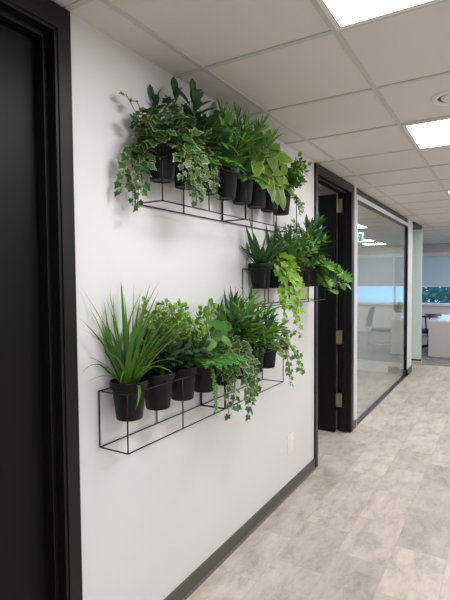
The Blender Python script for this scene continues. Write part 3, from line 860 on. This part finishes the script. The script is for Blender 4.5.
# ---- lowest row
P = Plant(31)
P.blades(74, S0, .26, .46, .016, .50, (.08, .30, 0), (.4, 1.3), prof_grass, 0, .4, 9, .035)
P.blades(20, S0, .20, .38, .015, .8, (.05, -.2, 0), (.5, 1.3), prof_grass, 0, .4, 9, .035)
P.blades(6, S0, .38, .45, .018, .2, (.0, -.06, 0), (.1, .4), prof_grass, 0, .4, 9, .03)
leaf(P.L, (.05, -.02, .135), (.5, -.15, .55), (.3, .1, .8), .16, .016, prof_grass, .3, 2.6, 0, None, 10)
tag(plant('potted_grass', yl[0], lb, 'tall arching grass in the first pot of the lowest planter', GL, P, [M['grass']], M['stem']), kind='thing')
P = Plant(32)
for k in range(26):
    a = k * 2.4; rr = R_.uniform(.1, .6)
    P.whorl_stem(S0, (math.cos(a) * rr + .15, math.sin(a) * rr + .12, 1), P.r.uniform(.12, .20), .3, 9, .062, .028, prof_obov, 0, None, .8, .2, .4, .2, .002)
for k in range(22):
    a = k * 2.4; rr = R_.uniform(.1, .4); P.whorl_stem(S0, (math.cos(a) * rr, math.sin(a) * rr + .2, 1), P.r.uniform(.22, .35), .2, 26, .028, .020, prof_round, 1, None, .9, .35, .3, .2, .0018, .18)
plant('potted_small_leaf_bush', yl[1], lb, 'bushy plant with bright tiny-leaved shoots right behind the tall grass', GL, P, [M['deep'], M['box']], M['stem'])
P = Plant(33)
for k in range(22):
    a = k * 2.4; rr = R_.uniform(.2, .7)
    P.whorl_stem(S0, (math.cos(a) * rr + .2, math.sin(a) * rr, 1), P.r.uniform(.10, .18), .4, 9, .064, .028, prof_obov, 0, None, .9, .2, .4, .2, .002)
for k in range(30):
    a = k * 2.4; rr = R_.uniform(.1, .45); P.whorl_stem(S0, (math.cos(a) * rr, math.sin(a) * rr, 1), P.r.uniform(.16, .34), .2, 20, .036, .024, prof_ovate, 1, None, .9, .3, .3, .2, .0018, .2)
plant('potted_boxwood', yl[2], lb, 'dense leafy bush with a bright top, third pot of the lowest planters', GL, P, [M['deep'], M['box']], M['stem'])
P = Plant(34)                                        # round leaves over fern sprays, sedum trailing
for (x, y, z, s) in ((.0, .07, .46, .066), (.02, .04, .405, .062), (.0, .10, .40, .07), (.03, .02, .36, .068), (.02, .08, .355, .08), (.02, .13, .35, .075), (.05, .05, .31, .085), (.0, -.02, .34, .062),
                     (.04, .11, .30, .088), (.03, .16, .29, .085), (.06, .0, .27, .08), (.06, .09, .25, .09), (.04, .16, .24, .09), (.0, -.05, .29, .066), (.01, .02, .43, .055), (.03, .19, .25, .075)):
    s *= .88; P.stalk_leaf(S0, (x, y - .015, z), (R_.uniform(-.1, .4), R_.uniform(-.6, .6), R_.uniform(-.9, .5)), s, s * .92, prof_heart, 0, None, V((.8, -.4, .4)) + P.rv(.6), .3, .6)
for k in range(34):
    a = k * 2.4; P.frond(S0, (math.cos(a) * .8 + .25, math.sin(a) * .9, .85), P.r.uniform(.15, .27), 1.2, 16, .05, .013, 1)
for dy in (-.045, -.03):
    pts = P.curve((.062, dy - .02, .145), (.5, -.2, .3), .25, 7, 12, .06); P.S.tube(pts, .0016, 5)
    for i in range(56):
        q, dd = P.at(pts, min(.999, i / 55)); o = (P.rv() + V((.3, -.2, 0))).normalized()
        leaf(P.L, q, o + dd * .5, P.face(.5), .012, .009, prof_round, .2, .4, 2, None, 3)
plant('potted_pilea', yl[3], lb, 'round-leaved plant over fern sprays with a sedum string hanging down its pot', GL, P, [M['round'], M['fern'], M['sedum']], M['stem'])
P = Plant(35)                                        # variegated ivy with larger leaves
P.mound(90, (.03, 0, .10), .11, .16, .17, .056, 0, 1)
for q in [((.05, -.05, .15), (.5, -.3, .2), .28, 6), ((.06, .03, .15), (.5, .2, .2), .28, 6), ((.06, 0, .15), (.5, .0, .2), .34, 6), ((.05, .06, .15), (.5, .4, .2), .30, 5.5), ((.06, -.07, .15), (.5, -.4, .2), .30, 6), ((.05, .1, .15), (.5, .4, .2), .26, 5)]:
    P.ivy_run(*q, .056, 0, 1, gap=.022)
plant('potted_ivy', yl[4], lb, 'cream-edged ivy hanging over the front of the lowest planters', GL, P, [M['ivy_dark'], M['ivy_edge']], M['twig'])
P = Plant(36)                                        # feathery palm
for k in range(15):
    a = k * 2.4; rr = .15 + .35 * (k % 4) / 3
    P.whorl_stem(S0, (math.cos(a) * rr + .08, math.sin(a) * rr - .05, 1), P.r.uniform(.18, .32), .25, 18, .13, .020, prof_lance, 0, None, .62, .2, .45, .3, .0025)
P.blades(4, S0, .38, .46, .034, .25, (0, -.3, 0), (.1, .4), prof_lance, 1, .4, 8, .02)
plant('potted_palm', yl[5], lb, 'tall feathery palm-like plant behind the hanging ivy', GL, P, [M['palm'], M['drac']], M['stem'])
P = Plant(37)
for k in range(18):
    a = k * 2.4; rr = .3 + .4 * (k % 3) / 2
    P.whorl_stem(S0, (math.cos(a) * rr + .2, math.sin(a) * rr - .1, 1), P.r.uniform(.12, .24), .5, 16, .11, .020, prof_lance, 0, None, .7, .15, .5, .3, .002)
plant('potted_palm', yl[6], lb, 'lower spreading palm-like plant, second to last in the lowest planters', GL, P, [M['palm']], M['stem'])
P = Plant(38)
P.mound(50, (.02, .0, .10), .10, .16, .18, .046, 0, 1)
for q in [((.05, .05, .15), (.3, .8, .4), .34, 3.2), ((.05, .06, .15), (.2, .9, .5), .38, 2.8), ((.05, .03, .15), (.5, .5, .2), .32, 5), ((.04, .05, .15), (.1, .9, .3), .34, 3.2), ((.04, .05, .15), (.2, .6, .8), .26, 1.5)]:
    P.ivy_run(*q, .044, 0, 1, gap=.022)
plant('potted_ivy', yl[7], lb, 'darker small-leaved ivy trailing from the last pot of the lowest planters', GL, P, [M['ivy_mid'], M['ivy_edge']], M['twig'])

# plant on the far desk, seen mirrored in the glass
r = empty('desk_plant', (0.54, 10.50, 0.765)); tag(r, 'small green pot plant standing on the pale desk, mirrored in the glass', 'potted plant')
P = Plant(51); XM_ = XMIN; XMIN = -9
for k in range(16):
    a = k * 2.4; rr = .1 + .35 * (k % 4) / 3
    P.whorl_stem((0, 0, .10), (math.cos(a) * rr, math.sin(a) * rr, 1), P.r.uniform(.12, .24), .5, 7, .09, .05, prof_ovate, 0, None, .9, .3, .5)
MB().lathe([(.001, 0), (.06, 0), (.08, .11), (.07, .115), (.001, .10)], 24).build('pot', M['white'], r)
P.L.build('foliage', M['deep'], r); P.S.build('stem', M['stem'], r)

# ------------------------------------------------------------------ outdoors, seen through the far windows
lawn = MB(); lawn.poly([(-60, YW + 0.5, -3.6), (60, YW + 0.5, -3.6), (60, 90, -3.6), (-60, 90, -3.6)])
struct('ground_outside', lawn, M['lawn'], 'lawn below the far windows', 'lawn')
def tree(x, y, h, rad, seed, m, label):
    P = Plant(seed); r = empty('tree', (x, y, -3.6)); tag(r, label, 'tree', 'trees outside the far windows')
    P.S.tube([(0, 0, 0), (.1, 0, h * .45), (.05, .1, h * .9)], [.16, .12, .03], 8)
    for k in range(7):
        a = k * 2.4; z = h * (.35 + .07 * k); P.S.tube([(.08, 0, z), (math.cos(a) * rad * .4, math.sin(a) * rad * .4, z + .35), (math.cos(a) * rad * .75, math.sin(a) * rad * .75, z + .8)], [.06, .035, .012], 6)
    for k in range(900):
        u = P.rv().normalized(); q = V((0, 0, h * .66)) + V((u.x * rad, u.y * rad, u.z * h * .40)) * P.r.uniform(.45, 1)
        leaf(P.L, q, u + P.rv(.8), P.rv(), P.r.uniform(.16, .30), P.r.uniform(.12, .2), prof_ovate, .2, .4, 0, None, 3, False)
    P.S.build('trunk', M['bark'], r); P.L.build('crown', m, r)
for k, (x, y, h, rad, m, lb_) in enumerate((
        (-3.4, 21.5, 5.4, 1.3, 'tree_a', 'leafy tree outside behind the white post'),
        (-1.15, 20.5, 5.1, 1.05, 'tree_b', 'blue green tree outside, beside the pale green panel edge'),
        (0.2, 23.0, 5.6, 1.1, 'tree_a', 'dark green tree outside above the middle of the desk'),
        (-1.9, 26.5, 5.4, 1.2, 'tree_b', 'distant blue green tree outside between two nearer trees'),
        (1.6, 27.0, 5.2, 1.1, 'tree_b', 'distant tree outside above the far side of the desk'))):
    tree(x, y, h, rad, 70 + k, M[m], lb_)

# ------------------------------------------------------------------ light from the sky, camera, colour
wd = bpy.data.worlds.new('sky'); scene.world = wd; wd.use_nodes = True
bg = wd.node_tree.nodes['Background']
bg.inputs[0].default_value = (0.27, 0.56, 1.0, 1)
bg.inputs[1].default_value = 3.0

cam = bpy.data.cameras.new('camera'); cam.sensor_fit = 'VERTICAL'; cam.sensor_height = 36.0; cam.sensor_width = 27.0
cam.lens = 466.0 / 600 * 36.0; cam.clip_start = 0.05
co = bpy.data.objects.new('camera', cam); col.objects.link(co)
right = V((0.85698208, 0.51529058, -0.00757225)); down = V((0.01547324, -0.04041495, -0.99906317)); fwd = V((-0.51511387, 0.85606206, -0.0426081))
mw = Matrix.Identity(4)
for i in range(3):
    mw[i][0] = right[i]; mw[i][1] = -down[i]; mw[i][2] = -fwd[i]
mw[0][3], mw[1][3], mw[2][3] = 1.38286, 0.0, 1.61562
co.matrix_world = mw
scene.camera = co
scene.view_settings.view_transform = 'Standard'
scene.view_settings.look = 'None'
scene.view_settings.exposure = 0.0
scene.view_settings.gamma = 1.0
scene.view_settings.use_curve_mapping = False
